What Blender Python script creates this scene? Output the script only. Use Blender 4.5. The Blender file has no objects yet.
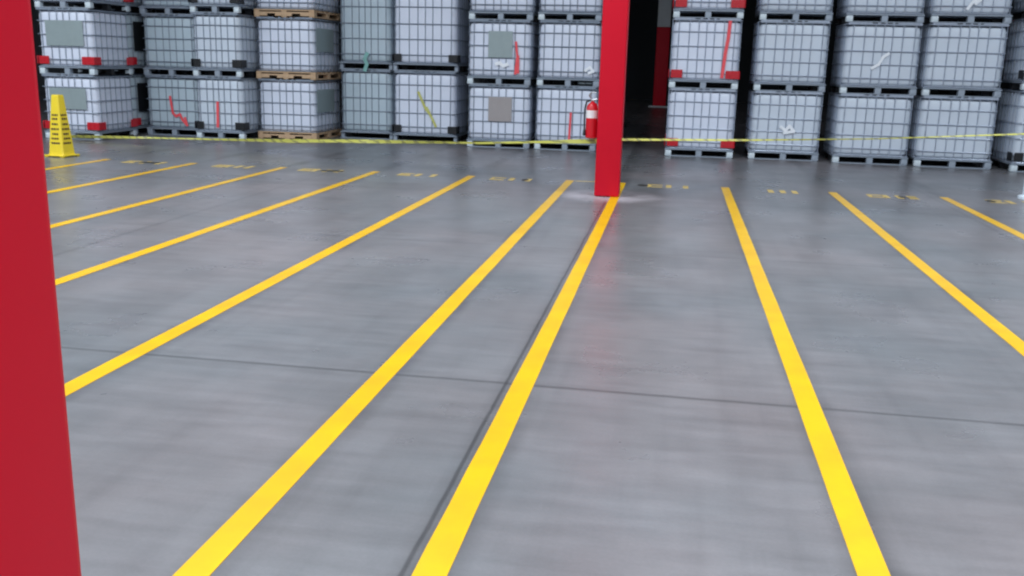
import bpy, bmesh, math, random
from mathutils import Matrix, Vector
C = bpy.context.scene.collection
sc = bpy.context.scene
rnd = random.Random(7)

# ---------------------------------------------------------------- materials
def srgb(r, g, b):
    f = lambda v: (v/255/12.92) if v/255 <= .04045 else ((v/255+.055)/1.055)**2.4
    return (f(r), f(g), f(b), 1)

def nodes_of(m):
    m.use_nodes = True
    return m.node_tree.nodes, m.node_tree.links, m.node_tree.nodes['Principled BSDF']

def mat(name, col, rough=.5, metal=0, spec=.5, var=.08, scale=8, bump=0, trans=0, obj_space=True):
    m = bpy.data.materials.new(name)
    n, l, b = nodes_of(m)
    tc = n.new('ShaderNodeTexCoord'); nz = n.new('ShaderNodeTexNoise')
    nz.inputs['Scale'].default_value = scale; nz.inputs['Detail'].default_value = 4
    l.new(tc.outputs['Object'], nz.inputs['Vector'])
    mx = n.new('ShaderNodeMix'); mx.data_type = 'RGBA'; mx.blend_type = 'MIX'
    l.new(nz.outputs['Fac'], mx.inputs[0])
    mx.inputs[6].default_value = tuple(c*(1-var) for c in col[:3])+(1,)
    mx.inputs[7].default_value = tuple(min(1, c*(1+var)) for c in col[:3])+(1,)
    l.new(mx.outputs[2], b.inputs['Base Color'])
    b.inputs['Roughness'].default_value = rough
    b.inputs['Metallic'].default_value = metal
    b.inputs['Specular IOR Level'].default_value = spec
    if bump:
        bp = n.new('ShaderNodeBump'); bp.inputs['Strength'].default_value = bump; bp.inputs['Distance'].default_value = .01
        l.new(nz.outputs['Fac'], bp.inputs['Height']); l.new(bp.outputs[0], b.inputs['Normal'])
    return m

M = {}
M['tank'] = mat('white_plastic', srgb(216, 223, 238), .42, var=.05, scale=3, bump=.15)
M['tank_cool'] = mat('cool_white_plastic', srgb(202, 212, 224), .42, var=.06, scale=3, bump=.15)
M['tank_grey'] = mat('grey_white_plastic', srgb(180, 196, 206), .45, var=.06, scale=3, bump=.15)
M['cage'] = mat('galvanised_steel', srgb(136, 147, 162), .42, metal=.35, var=.15, scale=20)
M['cage_pale'] = mat('bright_galvanised_steel', srgb(176, 186, 202), .28, metal=.35, var=.15, scale=20)
M['pallet'] = mat('pallet_steel', srgb(150, 161, 174), .4, metal=.15, var=.15, scale=12)
M['pallet_dark'] = mat('dark_pallet_plastic', srgb(92, 98, 106), .5, var=.2, scale=10)
M['foot'] = mat('wrapped_foot', srgb(200, 212, 226), .25, var=.45, scale=55, bump=.5)
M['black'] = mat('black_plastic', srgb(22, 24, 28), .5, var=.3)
M['redplastic'] = mat('red_plastic', srgb(190, 26, 40), .4, var=.25, scale=25)
M['wood'] = mat('pallet_wood', srgb(190, 160, 128), .75, var=.25, scale=14, bump=.3)
M['plate'] = mat('label_plate', srgb(148, 162, 164), .45, var=.1, metal=.2)
M['plate_beige'] = mat('beige_label_plate', srgb(158, 152, 152), .5, var=.08)
M['spray_red'] = mat('orange_red_spray_paint', srgb(238, 84, 92), .6, var=.25, scale=30)
M['spray_yellow'] = mat('yellow_spray_paint', srgb(190, 190, 110), .6, var=.25, scale=30)
M['white'] = mat('white_film', srgb(238, 242, 252), .3, var=.1, scale=30, bump=.4)
M['teal'] = mat('teal_tag', srgb(120, 170, 165), .5, var=.2)
M['column'] = mat('red_column_paint', srgb(201, 7, 38), .55, spec=.25, var=.05, scale=2.5)
M['column_white'] = mat('white_column_paint', srgb(205, 210, 214), .5, var=.06)
M['cone'] = mat('yellow_cone_plastic', srgb(232, 205, 50), .4, var=.06)
M['ink'] = mat('dark_print', srgb(70, 52, 40), .6, var=.3)
M['extred'] = mat('extinguisher_red', srgb(200, 20, 36), .3, var=.05)
M['chrome'] = mat('brushed_metal', srgb(190, 195, 200), .3, metal=.8, var=.1)
M['label_white'] = mat('white_paper_label', srgb(232, 226, 226), .5, var=.12, scale=25)
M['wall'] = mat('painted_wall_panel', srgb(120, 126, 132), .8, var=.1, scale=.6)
M['wall_shade'] = mat('shaded_wall_panel', srgb(38, 42, 46), .85, var=.3, scale=.6)  # wall panel darkened: gloom behind the stacks painted into its colour
M['ceiling'] = mat('ceiling_deck', srgb(175, 178, 184), .8, var=.08, scale=.6)
M['fixture'] = mat('fixture_housing', srgb(200, 200, 205), .5)
M['bollard'] = mat('pale_blue_plastic', srgb(225, 238, 250), .4)

def paint_mat():
    m = bpy.data.materials.new('yellow_floor_paint')
    n, l, b = nodes_of(m)
    tc = n.new('ShaderNodeTexCoord')
    nz = n.new('ShaderNodeTexNoise'); nz.inputs['Scale'].default_value = 3.5; nz.inputs['Detail'].default_value = 6
    l.new(tc.outputs['Object'], nz.inputs['Vector'])
    r = n.new('ShaderNodeValToRGB'); r.color_ramp.elements[0].position = .3; r.color_ramp.elements[1].position = .62
    r.color_ramp.elements[0].color = srgb(222, 170, 24); r.color_ramp.elements[1].color = srgb(234, 184, 12)
    l.new(nz.outputs['Fac'], r.inputs[0]); l.new(r.outputs[0], b.inputs['Base Color'])
    b.inputs['Roughness'].default_value = .33
    return m
M['paint'] = paint_mat()
M['paint_worn'] = mat('worn_yellow_floor_paint', srgb(212, 184, 108), .45, var=.2, scale=9)
M['smudge'] = mat('dark_rubber_smudge', srgb(56, 54, 50), .5, var=.25, scale=9)

def tape_mat():
    m = bpy.data.materials.new('caution_tape')
    n, l, b = nodes_of(m)
    tc = n.new('ShaderNodeTexCoord'); w = n.new('ShaderNodeTexWave'); w.wave_type = 'BANDS'; w.bands_direction = 'DIAGONAL'
    w.inputs['Scale'].default_value = 4.5; w.inputs['Distortion'].default_value = 3; w.inputs['Detail Scale'].default_value = 2
    l.new(tc.outputs['Object'], w.inputs['Vector'])
    r = n.new('ShaderNodeValToRGB'); r.color_ramp.elements[0].position = .04; r.color_ramp.elements[1].position = .3
    r.color_ramp.elements[0].color = srgb(140, 138, 84); r.color_ramp.elements[1].color = srgb(190, 188, 92)
    l.new(w.outputs['Fac'], r.inputs[0]); l.new(r.outputs[0], b.inputs['Base Color'])
    b.inputs['Roughness'].default_value = .35
    return m
M['tape'] = tape_mat()

LX = [-8.010, -6.671, -5.332, -3.993, -2.654, -1.324, .688, 2.022, 3.361]
def floor_mat():
    m = bpy.data.materials.new('polished_concrete')
    n, l, b = nodes_of(m)
    tc = n.new('ShaderNodeTexCoord'); sep = n.new('ShaderNodeSeparateXYZ')
    l.new(tc.outputs['Object'], sep.inputs[0])
    def noise(scale, sx=1, sy=1, rot=0, detail=5, rough=.55):
        mp = n.new('ShaderNodeMapping'); mp.inputs['Scale'].default_value = (sx, sy, 1); mp.inputs['Rotation'].default_value = (0, 0, rot)
        t = n.new('ShaderNodeTexNoise'); t.inputs['Scale'].default_value = scale; t.inputs['Detail'].default_value = detail; t.inputs['Roughness'].default_value = rough
        l.new(tc.outputs['Object'], mp.inputs[0]); l.new(mp.outputs[0], t.inputs['Vector'])
        return t.outputs['Fac']
    def math_(op, a, b_=None, clamp=False, c=None):
        k = n.new('ShaderNodeMath'); k.operation = op; k.use_clamp = clamp
        for i, v in enumerate((a, b_, c)):
            if v is None: continue
            if hasattr(v, 'is_linked'): l.new(v, k.inputs[i])
            else: k.inputs[i].default_value = v
        return k.outputs[0]
    def rng(v, a, b_, c, d):
        k = n.new('ShaderNodeMapRange'); l.new(v, k.inputs[0])
        for i, q in enumerate((a, b_, c, d)): k.inputs[i+1].default_value = q
        return k.outputs[0]
    f = rng(noise(.55), .1, .9, .74, 1.22)
    f = math_('MULTIPLY', f, rng(noise(2.3, 1, .5, .5), .1, .9, .80, 1.17))
    f = math_('MULTIPLY', f, rng(noise(7, .3, 1.6, .1), .1, .9, .78, 1.20))
    f = math_('MULTIPLY', f, rng(noise(70, detail=2), .3, .7, .96, 1.04))
    f = math_('MULTIPLY', f, rng(noise(1.6, 5, .22, -.75), .5, .8, 1, .90))     # trolley scuffs
    f = math_('MULTIPLY', f, rng(noise(1.1, .2, 4.5, .12), .52, .82, 1, .92))
    wob = math_('MULTIPLY', math_('SUBTRACT', noise(1.5, detail=3), .5), .02)
    X = math_('ADD', sep.outputs[0], wob); Y = math_('ADD', sep.outputs[1], wob)
    def joint(ax, pos, w, depth):
        d = math_('ABSOLUTE', math_('SUBTRACT', ax, pos))
        return rng(d, w*.35, w, depth, 1)
    for y in (4.25, 7.72, 11.15): f = math_('MULTIPLY', f, joint(Y, y, .022, .66 if y < 5 else .8))
    for y in (11.32, 10.9): f = math_('MULTIPLY', f, joint(Y, y, .16, .86))
    for x in (-4.55, -8.4, 3.2): f = math_('MULTIPLY', f, joint(X, x, .03, .8))
    f = math_('MULTIPLY', f, joint(X, -.722, .012, .55))
    f = math_('MULTIPLY', f, joint(X, -.70, .08, .84))
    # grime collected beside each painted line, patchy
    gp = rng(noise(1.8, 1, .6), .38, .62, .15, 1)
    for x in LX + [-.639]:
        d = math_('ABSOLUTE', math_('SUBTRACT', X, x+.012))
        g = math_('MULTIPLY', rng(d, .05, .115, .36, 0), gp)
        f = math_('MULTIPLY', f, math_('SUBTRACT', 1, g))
    base = n.new('ShaderNodeMix'); base.data_type = 'RGBA'
    base.inputs[6].default_value = srgb(114, 117, 121); base.inputs[7].default_value = srgb(129, 123, 125)
    l.new(rng(noise(.35), .35, .65, 0, 1), base.inputs[0])
    mul = n.new('ShaderNodeMix'); mul.data_type = 'RGBA'; mul.blend_type = 'MULTIPLY'; mul.inputs[0].default_value = 1
    l.new(base.outputs[2], mul.inputs[6])
    cmb = n.new('ShaderNodeCombineColor')
    for i in range(3): l.new(f, cmb.inputs[i])
    l.new(cmb.outputs[0], mul.inputs[7])
    # pale grout dust spread round the foot of the middle column
    dx = math_('DIVIDE', math_('SUBTRACT', sep.outputs[0], -.72), .62); dy = math_('DIVIDE', math_('SUBTRACT', sep.outputs[1], 11.15), .62)
    rr = math_('ADD', math_('MULTIPLY', dx, dx), math_('MULTIPLY', dy, dy))
    du = math_('MULTIPLY', rng(rr, .15, 1.1, .75, 0), rng(noise(3), .35, .6, .35, 1))
    dust = n.new('ShaderNodeMix'); dust.data_type = 'RGBA'; l.new(du, dust.inputs[0])
    l.new(mul.outputs[2], dust.inputs[6]); dust.inputs[7].default_value = srgb(206, 200, 206)
    l.new(dust.outputs[2], b.inputs['Base Color'])
    l.new(rng(noise(1.2), .3, .7, .25, .37), b.inputs['Roughness'])
    b.inputs['Specular IOR Level'].default_value = .5
    return m
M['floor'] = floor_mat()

# ---------------------------------------------------------------- helpers
def box(bm, x0, x1, y0, y1, z0, z1, bev=0, seg=2):
    v = [bm.verts.new(p) for p in ((x0,y0,z0),(x1,y0,z0),(x1,y1,z0),(x0,y1,z0),(x0,y0,z1),(x1,y0,z1),(x1,y1,z1),(x0,y1,z1))]
    fs = [bm.faces.new([v[i] for i in q]) for q in ((3,2,1,0),(4,5,6,7),(0,1,5,4),(1,2,6,5),(2,3,7,6),(3,0,4,7))]
    if bev:
        es = list({e for f in fs for e in f.edges})
        bmesh.ops.bevel(bm, geom=es, offset=bev, segments=seg, profile=.5, affect='EDGES')

def rod(bm, a, b, r, n=6):
    a, b = Vector(a), Vector(b); d = (b-a).normalized()
    u = d.orthogonal().normalized(); w = d.cross(u)
    ra = [bm.verts.new(a+r*(math.cos(t)*u+math.sin(t)*w)) for t in [2*math.pi*i/n for i in range(n)]]
    rb = [bm.verts.new(b+r*(math.cos(t)*u+math.sin(t)*w)) for t in [2*math.pi*i/n for i in range(n)]]
    for i in range(n): bm.faces.new((ra[i], ra[(i+1)%n], rb[(i+1)%n], rb[i]))
    bm.faces.new(ra[::-1]); bm.faces.new(rb)

def lathe(bm, prof, n=24, cx=0, cy=0):
    rings = [[bm.verts.new((cx+r*math.cos(2*math.pi*i/n), cy+r*math.sin(2*math.pi*i/n), z)) for i in range(n)] for r, z in prof]
    for a, b in zip(rings, rings[1:]):
        for i in range(n): bm.faces.new((a[i], a[(i+1)%n], b[(i+1)%n], b[i]))
    bm.faces.new(rings[0][::-1]); bm.faces.new(rings[-1])

def path(bm, pts, r, n=8):
    for a, b in zip(pts, pts[1:]): rod(bm, a, b, r, n)

def finish(bm, name, material, smooth=False):
    bmesh.ops.recalc_face_normals(bm, faces=bm.faces[:])
    me = bpy.data.meshes.new(name); bm.to_mesh(me); bm.free()
    me.materials.append(material)
    if smooth:
        for p in me.polygons: p.use_smooth = True
        me.set_sharp_from_angle(angle=math.radians(40))
    return me

def link(me, name, parent=None, loc=(0, 0, 0)):
    o = bpy.data.objects.new(name, me); C.objects.link(o); o.location = loc
    if parent: o.parent = parent
    return o

def tag(o, label, cat, group=None):
    o['label'] = label; o['category'] = cat
    if group: o['group'] = group
    return o

def thing(name, label, cat, loc=(0, 0, 0), rz=0, group=None):
    o = bpy.data.objects.new(name, None); C.objects.link(o)
    o.empty_display_size = .2; o.location = loc; o.rotation_euler = (0, 0, rz)
    return tag(o, label, cat, group)

def struct(bm, name, material):
    o = link(finish(bm, name, material), name); o['kind'] = 'structure'; return o

# ---------------------------------------------------------------- the room
XL, XR, YB, YF, ZC = -24, 16, -9, 44, 8.5
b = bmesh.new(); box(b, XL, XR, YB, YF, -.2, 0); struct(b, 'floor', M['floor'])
b = bmesh.new(); box(b, XL, XR, YB, YF, ZC, ZC+.2); struct(b, 'ceiling', M['ceiling'])
b = bmesh.new(); box(b, XL-.2, XL, YB, YF, 0, ZC); struct(b, 'wall_left', M['wall'])
b = bmesh.new(); box(b, XR, XR+.2, YB, YF, 0, ZC); struct(b, 'wall_right', M['wall'])
b = bmesh.new(); box(b, XL, XR, YF, YF+.2, 0, ZC); struct(b, 'wall_back', M['wall_shade'])
b = bmesh.new(); box(b, XL, XR, YB-.2, YB, 0, ZC); struct(b, 'wall_front', M['wall'])

# ---------------------------------------------------------------- painted lines and numbers
YE = 12.485
places = ['seventh yellow floor line left of the middle red column, shortest, beside yellow cone',
          'yellow floor line second right of the cone, ending above the far dark-smudged number',
          'thin yellow floor line, third one right of the cone',
          'yellow floor line running to the near red column, third left of the middle column group',
          'long yellow floor line that meets the near red column lowest on its edge',
          'thick yellow floor line just left of the one under the middle red column',
          'thick yellow floor line first right of the middle red column',
          'yellow floor line second right of the middle red column, leaving frame at right edge',
          'shortest yellow floor line at right edge, third right of the middle red column']
places[0] = 'faint short yellow floor line starting right at the foot of the yellow cone'
places[1] = 'thin yellow floor line, next one right of the line at the cone'
places[2] = 'thin yellow floor line, second one right of the line at the cone'
places[3] = 'yellow floor line meeting the near red column just above the lowest-meeting one'
def stripe(x, y0, y1, label, w=.103):
    bm = bmesh.new(); n = 40; r = random.Random(int(x*100))
    L, R_ = [], []
    for i in range(n+1):
        y = y0+(y1-y0)*i/n
        L.append((x-w/2+r.uniform(-.0016, .0016), y)); R_.append((x+w/2+r.uniform(-.0016, .0016), y))
    t = .0025
    vt = [[bm.verts.new((q[0], q[1], z)) for q in s] for s in (L, R_) for z in (.0003, t)]
    for i in range(n):
        l0, l1, r0, r1 = vt
        bm.faces.new((l1[i], r1[i], r1[i+1], l1[i+1])); bm.faces.new((l0[i], l1[i], l1[i+1], l0[i+1]))
        bm.faces.new((r1[i], r0[i], r0[i+1], r1[i+1]))
    for k in (0, n):
        bm.faces.new([vt[0][k], vt[1][k], vt[3][k], vt[2][k]])
    return tag(link(finish(bm, 'floor_line', M['paint']), 'floor_line'), label, 'floor marking', 'yellow painted lane lines')
for x, lb in zip(LX, places): stripe(x, .6 if x > -3 else 1.2, YE, lb)
stripe(-.639, .9, YE, 'thick yellow floor line running under the foot of the middle red column')
bm = bmesh.new(); box(bm, -1.25, -.70, YE-.06, YE-.015, .0003, .0022)
tag(link(finish(bm, 'cross_line', M['paint_worn']), 'cross_line'), 'thin worn cross line joining two lane lines behind the middle red column', 'floor marking')

def glyph(bm, ch, x, y, w, h):
    t = .05
    def B(a0, a1, b0, b1): box(bm, x+a0, x+a1, y+b0, y+b1, .0012, .0032)
    if ch == '1': B(w/2-t*.7, w/2+t*.7, 0, h)
    if ch in 'EC6': B(0, t, 0, h); B(t*.8, w, h-t*1.2, h); B(t*.8, w, 0, t*1.2)
    if ch == 'E': B(t*.8, w*.8, h/2-t*.5, h/2+t*.5)
    if ch == '6': B(t+.006, w-t-.006, h/2-t*.5, h/2+t*.8); B(w-t, w, t*1.6, h/2)
    if ch == '2': B(0, w, h-t*1.4, h); B(0, w, 0, t*1.4); B(0, w, h/2-t*.5, h/2+t*.5); B(w-t, w, h/2, h-t); B(0, t, t, h/2)
# (x0, x1, characters, smudge spans, material, label)
nums = [(-7.62, -6.98, 'E11', [(.2, .52)], 'worn yellow floor number with black smear, beside the second line from the cone'),
        (-6.27, -5.72, 'E111', [], 'faded slanted floor number below the orange-marked black-cornered tote'),
        (-5.02, -4.42, 'E111', [(.3, .62)], 'floor number with brown smear in front of the wooden-pallet stack'),
        (-3.62, -3.06, 'E11', [], 'pale faded floor number in front of the taller-tote stacks'),
        (-2.36, -1.76, 'C11', [(.42, .5)], 'floor number left of the middle red column, first from it'),
        (-.30, .27, 'C11', [(-.14, .02)], 'floor number just right of the middle red column, dark smear at its left'),
        (1.19, 1.58, '111', [], 'floor number of three yellow strokes between the two right-hand lane lines'),
        (2.42, 3.0, 'C112', [(.36, .44)], 'floor number of four characters before the second tote stack from right'),
        (3.82, 4.36, 'E11', [(-.02, .1)], 'faded floor number at the right edge of the picture')]
for x0, x1, s, sm, lb in nums:
    root = thing('floor_number', lb, 'floor marking', (x0, 12.30, 0), 0, 'worn lane numbers stencilled on the floor')
    n = len(s); W = x1-x0; h = .27
    adv = W/(n-.35) if n > 1 else W
    for i, ch in enumerate(s):
        wide = .19 if i == 0 and ch != '1' else .11
        bm = bmesh.new(); glyph(bm, ch, adv*i, -h/2, wide, h)
        link(finish(bm, 'digit', M['paint_worn']), 'digit', root)
    for a, c in sm:
        bm = bmesh.new(); r = random.Random(int(a*50)+3)
        pts = []
        cx, rx = (a+c)/2, (c-a)/2
        for k in range(22):
            t = 2*math.pi*k/22; q = 1+r.uniform(-.25, .2)
            pts.append((cx+rx*q*math.cos(t), .10*q*math.sin(t)))
        lo = [bm.verts.new((p[0], p[1], .0004)) for p in pts]; hi = [bm.verts.new((p[0], p[1], .0036)) for p in pts]
        bm.faces.new(hi)
        for k in range(22): bm.faces.new((lo[k], lo[(k+1) % 22], hi[(k+1) % 22], hi[k]))
        sm_o = link(finish(bm, 'smudge', M['smudge']), 'smudge', root); sm_o['label'] = 'dark smudge'

# ---------------------------------------------------------------- caged totes
MC = {}
def cached(key, fn):
    if key not in MC: MC[key] = fn()
    return MC[key]

def tank_mesh(w, d, z0, z1, key):
    def f():
        bm = bmesh.new(); r = .11; hw, hd = w/2-.022, d-.044
        def ring(z, ins, bulge=0):
            out = []
            x0, x1, y0, y1 = -hw+ins-bulge, hw-ins+bulge, .022+ins-bulge, .022+hd-ins+bulge
            rr = max(.03, r-ins*.5)
            for cx, cy, a0 in ((x1-rr, y0+rr, -90), (x1-rr, y1-rr, 0), (x0+rr, y1-rr, 90), (x0+rr, y0+rr, 180)):
                for k in range(6):
                    a = math.radians(a0+k*18); out.append(bm.verts.new((cx+rr*math.cos(a), cy+rr*math.sin(a), z)))
            return out
        H = z1-z0
        lv = [(z0, .07), (z0+.015, .03), (z0+.05, .006)]
        for k in range(1, 12):                                  # shallow ribs moulded round the bottle
            lv.append((z0+.05+(H-.13)*k/12, .006 if k % 2 else .0005))
        lv += [(z1-.08, .006), (z1-.03, .02), (z1-.008, .06), (z1, .12)]
        rings = [ring(z, i) for z, i in lv]
        for a, c in zip(rings, rings[1:]):
            for i in range(len(a)): bm.faces.new((a[i], a[(i+1) % len(a)], c[(i+1) % len(a)], c[i]))
        bm.faces.new(rings[0][::-1]); bm.faces.new(rings[-1])
        return finish(bm, 'tank', M[key], True)
    return cached(('tank', w, d, z0, z1, key), f)

def cage_mesh(w, d, z0, z1, nx, key, r=.0075):
    def f():
        bm = bmesh.new(); x0, x1, y0, y1 = -w/2+.008, w/2-.008, .008, d-.008; c = .07
        zs = [z0+(z1-z0)*q for q in (.0, .115, .34, .56, .80, 1.0)]
        for z in zs:
            rz = r*1.25
            pts = [(x0+c, y0), (x1-c, y0), (x1-c*.3, y0+c*.3), (x1, y0+c), (x1, y1-c), (x1-c*.3, y1-c*.3), (x1-c, y1), (x0+c, y1), (x0+c*.3, y1-c*.3), (x0, y1-c), (x0, y0+c), (x0+c*.3, y0+c*.3)]
            for a, q in zip(pts, pts[1:]+pts[:1]): rod(bm, (a[0], a[1], z), (q[0], q[1], z), rz, 5)
        rr = random.Random(5)
        for i in range(nx):
            t = (i+.5)/nx; t = .5+(t-.5)*(.78+.5*abs(t-.5)); x = x0+c*.5+(x1-x0-c)*t
            rod(bm, (x, y0+.006, z0), (x, y0+.006, z1), r, 5); rod(bm, (x, y1-.006, z0), (x, y1-.006, z1), r, 5)
        for i in range(nx):
            t = (i+.5)/nx; y = y0+c*.5+(y1-y0-c)*t
            rod(bm, (x0+.006, y, z0), (x0+.006, y, z1), r, 5); rod(bm, (x1-.006, y, z0), (x1-.006, y, z1), r, 5)
        return finish(bm, 'cage', M[key])
    return cached(('cage', w, d, z0, z1, nx, key), f)

PZ = .142
def steel_pallet(w, d):
    def f():
        bm = bmesh.new(); h = w/2
        box(bm, -h+.01, h-.01, .01, d-.01, PZ-.035, PZ-.008, .006, 1)        # deck sheet
        box(bm, -h, h, 0, .03, PZ-.030, PZ-.010, .004, 1)                    # front lip
        box(bm, -h+.03, h-.03, .005, .095, .0, .016, .004, 1)                # front runner on the floor
        box(bm, -.05, .05, .01, .11, .012, PZ-.030, .006, 1)
        return finish(bm, 'pallet', M['pallet'])
    return cached(('sp', w, d), f)
def plastic_pallet(w, d):
    def f():
        bm = bmesh.new(); h = w/2
        box(bm, -h, h, 0, d, PZ-.03, PZ-.008, .006, 1)
        box(bm, -h, h, 0, .1, 0, .018, .005, 1)
        for x in (-h, h-.07): box(bm, x, x+.07, .05, .15, .015, PZ-.03, .005, 1)
        return finish(bm, 'pallet', M['pallet'])
    return cached(('pp', w, d), f)
def wooden_pallet(w, d):
    def f():
        bm = bmesh.new(); h = w/2
        for k in range(6):
            y = (d-.1)*k/5; box(bm, -h, h, y, y+.1, PZ-.03, PZ-.008, .003, 1)
        for x in (-h, -.05, h-.1):
            box(bm, x, x+.1, 0, d, PZ-.05, PZ-.031, .002, 1)
            box(bm, x, x+.1, 0, d, 0, .02, .002, 1)
            for y in (0, d/2-.07, d-.14): box(bm, x, x+.1, y, y+.14, .02, PZ-.05, .004, 1)
        # solid notched stringer board along each end
        for y in (0.0, d-.02):
            for a, c in ((-h+.1, -h*.56), (-h*.30, -.05), (.05, h*.26), (h*.54, h-.1)):
                box(bm, a, c, y, y+.02, .02, PZ-.052, .002, 1)
            for a, c in ((-h*.56, -h*.30), (h*.26, h*.54)):
                box(bm, a, c, y, y+.02, .062, PZ-.052, .002, 1)
        return finish(bm, 'wooden_pallet', M['wood'])
    return cached(('wp', w, d), f)
def foot_mesh(s):
    def f():
        bm = bmesh.new(); box(bm, -.055, .055, 0, .11, .004, PZ-.037, .018, 2)
        rr = random.Random(3)
        for v in bm.verts: v.co += Vector((rr.uniform(-.005, .005), rr.uniform(-.002, .004), 0))
        return finish(bm, 'foot', M['foot' if s else 'pallet'], s)
    return cached(('foot', s), f)
def guard_mesh(key, sx, sy):
    # L-shaped corner block, sx/sy = side of the tote it sits on
    def f():
        bm = bmesh.new(); a, h, t = (.22 if key == 'redplastic' else .17), .135, .014
        X0, X1 = (0, a) if sx < 0 else (-a, 0)
        box(bm, X0+.03*(sx < 0), X1, -t if sy < 0 else 0, 0 if sy < 0 else t, 0, h, .006, 1)
        x0, x1 = (-t, 0) if sx < 0 else (0, t)
        y0, y1 = (-t, .2) if sy < 0 else (-.2, t)
        box(bm, x0, x1, y0, y1, 0, h, .006, 1)
        for q in (.3, .62):
            box(bm, X0+a*q-.004, X0+a*q+.004, -t-.006 if sy < 0 else t, -t if sy < 0 else t+.006, .02, h-.02)
        return finish(bm, 'corner_guard', M[key])
    return cached(('guard', key, sx, sy), f)

def mark(root, pts, w, key, y=-.004, name='spray_mark'):
    # painted stroke on the front of the bottle, following a zigzag
    bm = bmesh.new()
    for a, c in zip(pts, pts[1:]):
        y -= .0012
        a, c = Vector((a[0], a[1])), Vector((c[0], c[1])); d = (c-a).normalized(); nrm = Vector((-d.y, d.x))*w/2
        e = d*w*.3
        q = [a-e-nrm, c+e-nrm, c+e+nrm, a-e+nrm]
        f = [bm.verts.new((p.x, y, p.y)) for p in q]; g = [bm.verts.new((p.x, y+.003, p.y)) for p in q]
        bm.faces.new(f); bm.faces.new(g[::-1])
        for i in range(4): bm.faces.new((f[i], g[i], g[(i+1) % 4], f[(i+1) % 4]))
    o = link(finish(bm, name, M[key]), name, root); return o

def tote(loc, w, d, H, label, group, pallet='steel', tank='tank', cage='cage', guards=None, nx=7, wrap=False, rz=0, lid=False):
    root = thing('caged_tote', label, 'tote', loc, rz, group)
    pm = dict(steel=steel_pallet, plastic=plastic_pallet, wood=wooden_pallet)[pallet](w, d)
    link(pm, 'wooden_pallet' if pallet == 'wood' else 'pallet', root)
    if pallet != 'wood':
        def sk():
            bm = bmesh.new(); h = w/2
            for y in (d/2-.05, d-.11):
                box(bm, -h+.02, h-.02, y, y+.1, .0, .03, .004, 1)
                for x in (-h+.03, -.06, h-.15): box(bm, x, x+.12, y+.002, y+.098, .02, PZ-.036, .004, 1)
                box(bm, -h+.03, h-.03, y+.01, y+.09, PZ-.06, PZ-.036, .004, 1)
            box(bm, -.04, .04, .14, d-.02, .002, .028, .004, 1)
            return finish(bm, 'skid', M['black'])  # inner feet and runners blackened: shade of the fork openings put into colour
        link(cached(('sk', w, d), sk), 'skid', root)['label'] = 'inner skid blackened as painted shade'
    if pallet == 'steel':
        for x in (-w/2+.06, w/2-.06):
            for y in ((.0, d-.11) if guards == 'redplastic' else (.0,)):
                bright = wrap and x < 0 and y == 0 or wrap == 2
                o = link(foot_mesh(bool(bright)), 'foot', root, (x, y, 0))
                if bright: o['label'] = 'foot wrapped in bright plastic film'
    top = H-.012
    link(tank_mesh(w, d, PZ, top-.03, tank), 'tank', root)
    link(cage_mesh(w, d, PZ+.005, top-.012, nx, cage), 'cage', root)
    # top rails that carry the tote above, with three dark slots left open in the middle
    def tr():
        bm = bmesh.new(); h = w/2
        for y in (.004, d-.03):
            box(bm, -h+.05, h-.05, y+.006, y+.02, H-.040, H-.026)
            for a, c in ((-h+.04, -.20), (-.115, -.075), (.0, .035), (.11, .15), (.2, h-.04)):
                box(bm, a, c, y, y+.026, H-.034, H-.001)
        for x in (-h+.06, h-.086): box(bm, x, x+.026, .01, d-.01, H-.036, H-.028)
        return finish(bm, 'top_rail', M[cage])
    link(cached(('tr', w, d, H, cage), tr), 'top_rail', root)
    if lid:
        bm = bmesh.new(); lathe(bm, [(.1, H-.045), (.1, H-.012), (.08, H-.004)], 20, 0, d/2)
        link(finish(bm, 'lid', M['black']), 'lid', root)
    if guards:
        for sx in (-1, 1):
            for sy in (-1, 1):
                link(guard_mesh(guards, sx, sy), 'corner_guard', root, (sx*(w/2-.002), .002 if sy < 0 else d-.002, PZ+.03))['label'] = ('red' if guards == 'redplastic' else 'black')+' corner guard'
    return root

def plate(root, x0, x1, z0, z1, key='plate', y=-.012):
    bm = bmesh.new(); box(bm, x0, x1, y, y+.006, z0, z1, .002, 1)
    o = link(finish(bm, 'label_plate', M[key]), 'label_plate', root)
    o['label'] = 'beige label plate' if key == 'plate_beige' else 'grey label plate'; return o
def side_plate(root, w, y0, y1, z0, z1, key='plate'):
    bm = bmesh.new(); box(bm, w/2+.004, w/2+.010, y0, y1, z0, z1, .002, 1)
    o = link(finish(bm, 'label_plate', M[key]), 'label_plate', root); o['label'] = 'dark side label plate' if key == 'black' else 'grey side label plate'

G = 'caged white totes stacked along the back of the lanes'
LV = ['bottom', 'middle', 'top']
T = {}
def stack(n, x0, x1, Y, pitch, desc, d=1.2, levels=3, jit=.012, **kw):
    if not isinstance(pitch, (list, tuple)): pitch = [pitch]*levels
    z = 0; w = round(x1-x0, 3); r = random.Random(n*13)
    for k in range(levels):
        j = 0 if k == 0 else r.uniform(-jit, jit)
        nm = desc[k] if isinstance(desc, (list, tuple)) else '%s tote %s' % (LV[k], desc)
        T[n, k] = tote(((x0+x1)/2+j, Y+(0 if k == 0 else r.uniform(-jit, jit)), z), w, d, pitch[k], nm, G, lid=(k == levels-1), **kw)
        z += pitch[k]

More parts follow.
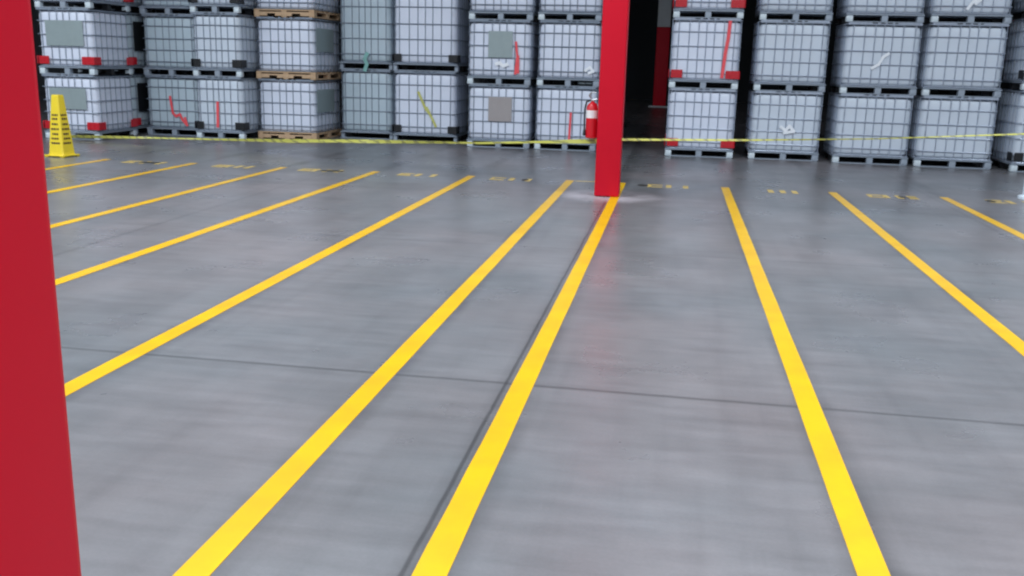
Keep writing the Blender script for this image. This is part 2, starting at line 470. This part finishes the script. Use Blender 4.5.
stack(1, -10.90, -9.84, 15.14, 1.105, ['bottom white caged tote with red corner blocks, standing behind the yellow cone',
      'middle red-cornered caged tote with large grey plate, above the one behind the cone',
      'top red-cornered caged tote at far left, cut by the picture top'], guards='redplastic', wrap=2, nx=7)
stack(2, -9.86, -8.74, 16.68, 1.10, ['bottom grey-white caged tote with pink zigzag spray mark',
      'middle plain grey-white tote, directly above the pink zigzag one',
      'top tote of the stack that holds the pink zigzag mark at its bottom'], tank='tank_grey', nx=7)
stack(3, -8.70, -7.745, 16.38, 1.115, ['bottom black-cornered tote with one short vertical red stroke',
      'middle black-cornered tote left of the wooden-pallet totes',
      'top black-cornered tote left of the wooden-pallet totes, cut by picture top'], guards='black', tank='tank_cool', wrap=2, nx=7)
stack(4, -7.69, -6.54, 16.84, 1.10, ['bottom tote of the wooden-pallet stack, grey plate on its side',
      'middle tote standing on a pale wooden pallet, grey plate on its side',
      'top tote on a wooden pallet, cut by the picture top'], pallet='wood', nx=7, d=1.42)
stack(5, -6.36, -5.32, 17.62, [1.30, 1.42], ['bottom dim grey tall tote tucked behind the yellow-scribbled one',
      'upper dim grey tall tote with small teal tag at its foot'], levels=2, pallet='plastic', tank='tank_grey', nx=7, d=1.15)
stack(6, -5.26, -4.02, 17.45, [1.30, 1.42], ['bottom tall tote with yellow scribble and black corner blocks',
      'upper tall black-cornered tote above the yellow-scribbled one'], levels=2, pallet='plastic', guards='black', nx=7, d=1.15)
stack(7, -3.70, -2.55, 16.86, 1.11, ['bottom white tote with square beige plate on its front',
      'middle white tote with grey-green plate and a red streak',
      'top tote of the stack with square plates on its front'], wrap=1, nx=7)
stack(8, -2.47, -1.36, 16.87, 1.115, ['bottom tote with red stroke, partly behind the fire extinguisher',
      'middle white tote left of the middle red column with small white sticker',
      'top white tote left of the middle red column, cut by picture top'], wrap=1, nx=7)
stack(9, -.15, 1.01, 16.64, 1.15, ['bottom red-cornered tote right of the dark aisle',
      'middle red-cornered tote with long vertical red stripe, right of dark aisle',
      'top red-cornered tote right of the dark aisle, cut by picture top'], guards='redplastic', wrap=2, cage='cage_pale', nx=7)
stack(10, 1.26, 2.43, 16.72, 1.145, ['bottom white tote with white film scraps, right of the red-cornered stack',
      'middle plain tote, right neighbour of the red-striped tote',
      'top plain tote, right neighbour of the top red-cornered one'], wrap=1, cage='cage_pale', tank='tank_cool', nx=7)
stack(11, 2.63, 3.84, 16.60, 1.14, ['bottom tote of the third stack right of the dark aisle',
      'middle tote with slanting white scrap, third stack right of the aisle',
      'top tote of the third stack right of the dark aisle'], wrap=1, cage='cage_pale', tank='tank_cool', nx=7)
stack(12, 3.92, 5.13, 16.55, 1.145, ['bottom tote of the last full stack towards the right edge',
      'middle tote of the last full stack towards the right edge',
      'top tote with white scribble, last full stack towards the right edge'], wrap=1, cage='cage_pale', tank='tank_cool', nx=7)
stack(13, 5.33, 6.5, 16.30, [1.28, 1.12, 1.15], ['bottom tote cut off by the right edge of the picture',
      'middle tote cut off by the right edge of the picture',
      'top tote cut off by the right edge of the picture'], guards='black', wrap=2, cage='cage_pale', tank='tank_cool', nx=7)
# second row seen in the gap between the first two stacks, and deep in the aisle
stack(14, -11.02, -9.98, 16.50, 1.115, ['bottom tote of the second row, behind the yellow cone stack',
      'middle tote of second row with dark side plate, behind the leftmost stack',
      'top tote of the second row behind the leftmost stack'], guards='redplastic', tank='tank_grey', nx=7)
stack(15, -2.5, -1.36, 23.4, 1.135, ['bottom tote deep in the dark aisle beside the middle red column',
      'middle tote deep in the dark aisle beside the middle red column',
      'top tote deep in the dark aisle beside the middle red column'], tank='tank_grey', nx=7)

# marks and plates
plate(T[1, 1], -.33, .37, .48, .90); plate(T[1, 0], -.36, .33, .52, .88)
side_plate(T[14, 1], 1.04, .15, .95, .42, .95, 'black'); side_plate(T[14, 0], 1.04, .15, .95, .42, .95, 'black')
for k in (0, 1): side_plate(T[4, k], 1.15, .06, .95, .50, .92)
plate(T[7, 1], -.19, .24, .47, .92); plate(T[7, 0], -.18, .24, .47, .90, 'plate_beige')
mark(T[2, 0], [(-.04, .72), (.0, .42), (.06, .36), (.14, .40), (.19, .30), (.28, .20), (.24, .34)], .045, 'spray_red')
mark(T[3, 0], [(-.02, .66), (-.035, .22)], .05, 'spray_red')
mark(T[7, 1], [(.30, .74), (.33, .50), (.30, .20)], .04, 'spray_red'); mark(T[7, 1], [(.34, .50), (.345, .22)], .05, 'spray_red')
mark(T[8, 0], [(.09, .66), (.075, .20)], .036, 'spray_red')
mark(T[9, 1], [(.37, 1.10), (.36, .85), (.33, .60), (.30, .20)], .055, 'spray_red')
mark(T[6, 0], [(-.12, .92), (.02, .62), (.08, .55), (.04, .64), (.16, .42), (.22, .30)], .045, 'spray_yellow')
mark(T[8, 1], [(.30, .28), (.38, .34), (.44, .27), (.36, .24)], .045, 'white', name='sticker')
mark(T[7, 1], [(-.05, .36), (.02, .38), (.08, .33), (.16, .36)], .06, 'white', name='film_scrap')
mark(T[10, 0], [(-.08, .56), (.0, .50), (.06, .58), (.14, .49), (-.02, .46)], .05, 'white', name='film_scrap')
mark(T[11, 1], [(-.14, .42), (-.04, .48), (.02, .60), (.10, .66)], .045, 'white', name='film_scrap')
mark(T[12, 2], [(-.08, .22), (.0, .34), (.10, .36), (.03, .30), (.16, .46)], .045, 'white', name='film_scrap')
mark(T[5, 1], [(.0, -.01), (.04, .10), (.0, .20), (.05, .30)], .07, 'teal', y=-.03, name='tag')['label'] = 'small teal and white tag'

# ---------------------------------------------------------------- columns
def column(x0, x1, y0, y1, label, zred=None, top=ZC):
    root = thing('building_column', label, 'column', ((x0+x1)/2, (y0+y1)/2, 0))
    hx, hy = (x1-x0)/2, (y1-y0)/2
    bm = bmesh.new(); box(bm, -hx, hx, -hy, hy, 0.004, (zred or top)-.002, .018, 3)
    link(finish(bm, 'shaft', M['column'], True), 'shaft', root)['label'] = 'red painted shaft'
    if zred:
        bm = bmesh.new(); box(bm, -hx, hx, -hy, hy, zred, top-.002, .018, 3)
        link(finish(bm, 'upper_shaft', M['column_white'], True), 'upper_shaft', root)['label'] = 'white upper shaft'
        bm = bmesh.new(); box(bm, -hx-.16, hx+.22, -hy-.16, hy+.16, .0, .06, .01, 1); link(finish(bm, 'base_plate', M['column_white']), 'base_plate', root)
    return root
column(-.882, -.597, 11.02, 11.31, 'middle red square steel column standing on a yellow floor line')
column(-.892, -.584, .513, .8205, 'near bright red column filling the left edge of the picture')
column(-.88, -.40, 36.6, 37.1, 'far column with red lower part and white top, in the dark aisle', zred=2.92)

# ---------------------------------------------------------------- fire extinguisher on the column's left side
root = thing('fire_extinguisher', 'red fire extinguisher with white label hung on the middle column', 'fire extinguisher', (-.960, 11.20, .66))
bm = bmesh.new(); lathe(bm, [(.055, 0), (.072, .012), (.072, .34), (.066, .37), (.045, .40), (.02, .415), (.02, .43)], 28)
link(finish(bm, 'cylinder_body', M['extred'], True), 'cylinder_body', root)
bm = bmesh.new(); lathe(bm, [(.0735, .235), (.0735, .325)], 28); link(finish(bm, 'label_band', M['label_white'], True), 'label_band', root)
bm = bmesh.new(); box(bm, -.022, .022, -.018, .018, .425, .455, .004); rod(bm, (0, 0, .44), (.05, -.01, .46), .009, 8)
link(finish(bm, 'valve', M['chrome']), 'valve', root)
bm = bmesh.new(); path(bm, [(-.02, 0, .455), (-.045, -.02, .50), (-.01, -.03, .53), (.035, -.03, .53)], .008)
path(bm, [(-.02, 0, .447), (.05, -.03, .452)], .008); link(finish(bm, 'handle', M['chrome']), 'handle', root)
bm = bmesh.new(); path(bm, [(-.02, 0, .44), (-.07, -.02, .42), (-.085, -.03, .34), (-.086, -.03, .20), (-.082, -.03, .08)], .010, 8)
lathe(bm, [(.012, .03), (.020, .04), (.014, .10)], 12, -.082, -.03)
link(finish(bm, 'hose', M['black']), 'hose', root)
bm = bmesh.new(); box(bm, .06, .0775, -.03, .03, .2, .4, .003); link(finish(bm, 'bracket', M['chrome']), 'bracket', root)

# ---------------------------------------------------------------- yellow cone
root = thing('safety_cone', 'tall yellow four-sided safety cone with printed rows, beside near column', 'safety cone', (-8.80, 12.58, 0), math.radians(82))
bm = bmesh.new()
lv = [(.135, .03), (.128, .06), (.062, .86), (.056, .885)]
rings = []
for h, z in lv:
    pts = []
    for sx, sy in ((1, -1), (1, 1), (-1, 1), (-1, -1)):
        c = h*.16
        a = [(sx*(h-c), sy*h), (sx*h, sy*(h-c))]
        if (sx*sy) > 0: a = a[::-1]
        pts += a
    rings.append([bm.verts.new((p[0], p[1], z)) for p in pts])
for a, c in zip(rings, rings[1:]):
    for i in range(8): bm.faces.new((a[i], a[(i+1) % 8], c[(i+1) % 8], c[i]))
bm.faces.new(rings[0][::-1]); bm.faces.new(rings[-1])
link(finish(bm, 'cone_body', M['cone']), 'cone_body', root)
bm = bmesh.new(); box(bm, -.17, .17, -.17, .17, .012, .032, .008)
for sx in (-1, 1):
    for sy in (-1, 1): box(bm, sx*.14-.025, sx*.14+.025, sy*.14-.025, sy*.14+.025, 0, .02, .003, 1)
link(finish(bm, 'base', M['cone']), 'base', root)
for fx, fy in ((0, -1), (-1, 0), (1, 0), (0, 1)):
    rr = random.Random(11)
    for k, z in enumerate((.20, .265, .33, .40, .47, .545, .60)):
        bm = bmesh.new(); hw = .128-(.066)*(z-.06)/.8; half = hw*(.55 if k % 3 else .7)
        cur = -half
        while cur < half-.012:
            L = rr.uniform(.016, .04); e = min(cur+L, half)
            off = hw+.0015
            zz0, zz1 = z-.014, z+.014
            def P(u, zq):
                o_ = .128-.066*(zq-.06)/.8
                return (u, fy*(o_+.002), zq) if fx == 0 else (fx*(o_+.002), u, zq)
            def Q(u, zq):
                o_ = .128-.066*(zq-.06)/.8
                return (u, fy*(o_-.001), zq) if fx == 0 else (fx*(o_-.001), u, zq)
            f = [bm.verts.new(P(*q)) for q in ((cur, zz0), (e, zz0), (e, zz1), (cur, zz1))]
            g = [bm.verts.new(Q(*q)) for q in ((cur, zz0), (e, zz0), (e, zz1), (cur, zz1))]
            bm.faces.new(f); bm.faces.new(g[::-1])
            for i in range(4): bm.faces.new((f[i], g[i], g[(i+1) % 4], f[(i+1) % 4]))
            cur = e+.008
        link(finish(bm, 'text_row', M['ink']), 'text_row', root)['label'] = 'dark printed row'

# ---------------------------------------------------------------- caution tape (tied to the column)
def tape(pts, label, w=.075, sag=.0, seed=1):
    bm = bmesh.new(); r = random.Random(seed)
    P = []
    for (a, c) in zip(pts, pts[1:]):
        n = max(4, int((Vector(c)-Vector(a)).length/.12))
        for i in range(n): P.append(Vector(a).lerp(Vector(c), i/n))
    P.append(Vector(pts[-1]))
    tw = 0; prev = None
    for i, p in enumerate(P):
        d = (P[min(i+1, len(P)-1)]-P[max(i-1, 0)]).normalized()
        up = Vector((0, 0, 1)); s = d.cross(up).normalized()
        tw += r.uniform(-.22, .22); ang = .55*math.sin(i*.21+seed)+tw*.35
        u = up*math.cos(ang)+s*math.sin(ang); nn = d.cross(u).normalized()*.0015
        ww = w*(.42+.16*math.sin(i*.13+2*seed))
        q = [bm.verts.new(p+v) for v in (u*ww+nn, u*ww-nn, -u*ww-nn, -u*ww+nn)]
        if prev:
            for k in range(4): bm.faces.new((prev[k], prev[(k+1) % 4], q[(k+1) % 4], q[k]))
        else: bm.faces.new(q)
        prev = q
    bm.faces.new(prev[::-1])
    return tag(link(finish(bm, 'caution_tape', M['tape'], True), 'caution_tape'), label, 'barrier tape')
tape([(-10.5, 15.06, .055), (-8.7, 14.85, .11), (-6.1, 14.3, .20), (-4.72, 13.5, .31), (-2.56, 12.5, .442), (-.884, 11.17, .632)],
     'yellow caution tape sagging low from the leftmost stack to the middle column', w=.055, seed=1)
tape([(-.600, 11.17, .66), (.8, 11.27, .70), (2.2, 11.24, .77), (3.75, 11.2, .885), (5.2, 11.2, 1.0)],
     'yellow caution tape rising from the middle column to the right picture edge', w=.026, seed=4)
# post beyond the frame that holds the far end of the tape
# pale bollard at the right edge
root = thing('bollard', 'low pale bollard just entering the right edge of the picture', 'bollard', (4.46, 12.75, 0))
bm = bmesh.new(); lathe(bm, [(.15, 0), (.15, .03), (.10, .05), (.10, .42), (.085, .455), (.04, .475)], 28)
link(finish(bm, 'post', M['bollard'], True), 'post', root)

# ---------------------------------------------------------------- warehouse lights
def lamp(x, y, power, size=(1.2, 2.4), col=(.86, .93, 1.0)):
    root = thing('ceiling_light', 'rectangular high-bay ceiling light above the lanes', 'ceiling light', (x, y, ZC-.95), 0, 'high-bay ceiling lights')
    bm = bmesh.new(); box(bm, -size[0]/2-.05, size[0]/2+.05, -size[1]/2-.05, size[1]/2+.05, .02, .12, .02)
    for s in (-1, 1): rod(bm, (0, s*size[1]*.35, .12), (0, s*size[1]*.35, .95), .012)
    link(finish(bm, 'housing', M['fixture']), 'housing', root)
    ld = bpy.data.lights.new('lamp_panel', 'AREA'); ld.shape = 'RECTANGLE'; ld.size, ld.size_y = size; ld.energy = power; ld.color = col
    lo = bpy.data.objects.new('lamp_panel', ld); C.objects.link(lo); lo.parent = root
for y in (-6, -1, 4, 8.5):
    for x in ((-17, -11.5, -6, -.5, 5, 10.5) if y < 8 else (-18.5, -13.7, -8.6, -3.5, 2.6, 8.6)):
        lamp(x, y, {-6: 230, -1: 240, 4: 170, 8.5: 290}[y]*(1.3 if x > 4 and y < 0 else 1))

w = bpy.data.worlds.new('world'); sc.world = w; w.use_nodes = True
w.node_tree.nodes['Background'].inputs[0].default_value = (.6, .7, .85, 1); w.node_tree.nodes['Background'].inputs[1].default_value = .1

# ---------------------------------------------------------------- camera
f_px, yaw, pitch, roll = 944.75, -.164236, .2341, .026044
cy, sy, cp, sp = math.cos(yaw), math.sin(yaw), math.cos(pitch), math.sin(pitch)
F = Vector((sy*cp, cy*cp, -sp)); r = Vector((cy, -sy, 0)); u = r.cross(F)
c, s = math.cos(roll), math.sin(roll)
r2, u2 = c*r+s*u, -s*r+c*u
cam = bpy.data.objects.new('camera', bpy.data.cameras.new('camera')); C.objects.link(cam)
cam.matrix_world = Matrix(((r2.x, u2.x, -F.x, 0), (r2.y, u2.y, -F.y, 0), (r2.z, u2.z, -F.z, 1.5), (0, 0, 0, 1)))
cam.data.sensor_width = 36; cam.data.lens = f_px/1024*36; cam.data.clip_start = .05; cam.data.clip_end = 200
sc.camera = cam
sc.cycles.use_denoising = True; sc.cycles.max_bounces = 6
sc.cycles.pixel_filter_type = 'BLACKMAN_HARRIS'; sc.cycles.filter_width = 2.2
vs = sc.view_settings
sc.display_settings.display_device = 'sRGB'
vs.view_transform = 'Standard'; vs.look = 'None'; vs.gamma = 1; vs.use_curve_mapping = False; vs.exposure = 0
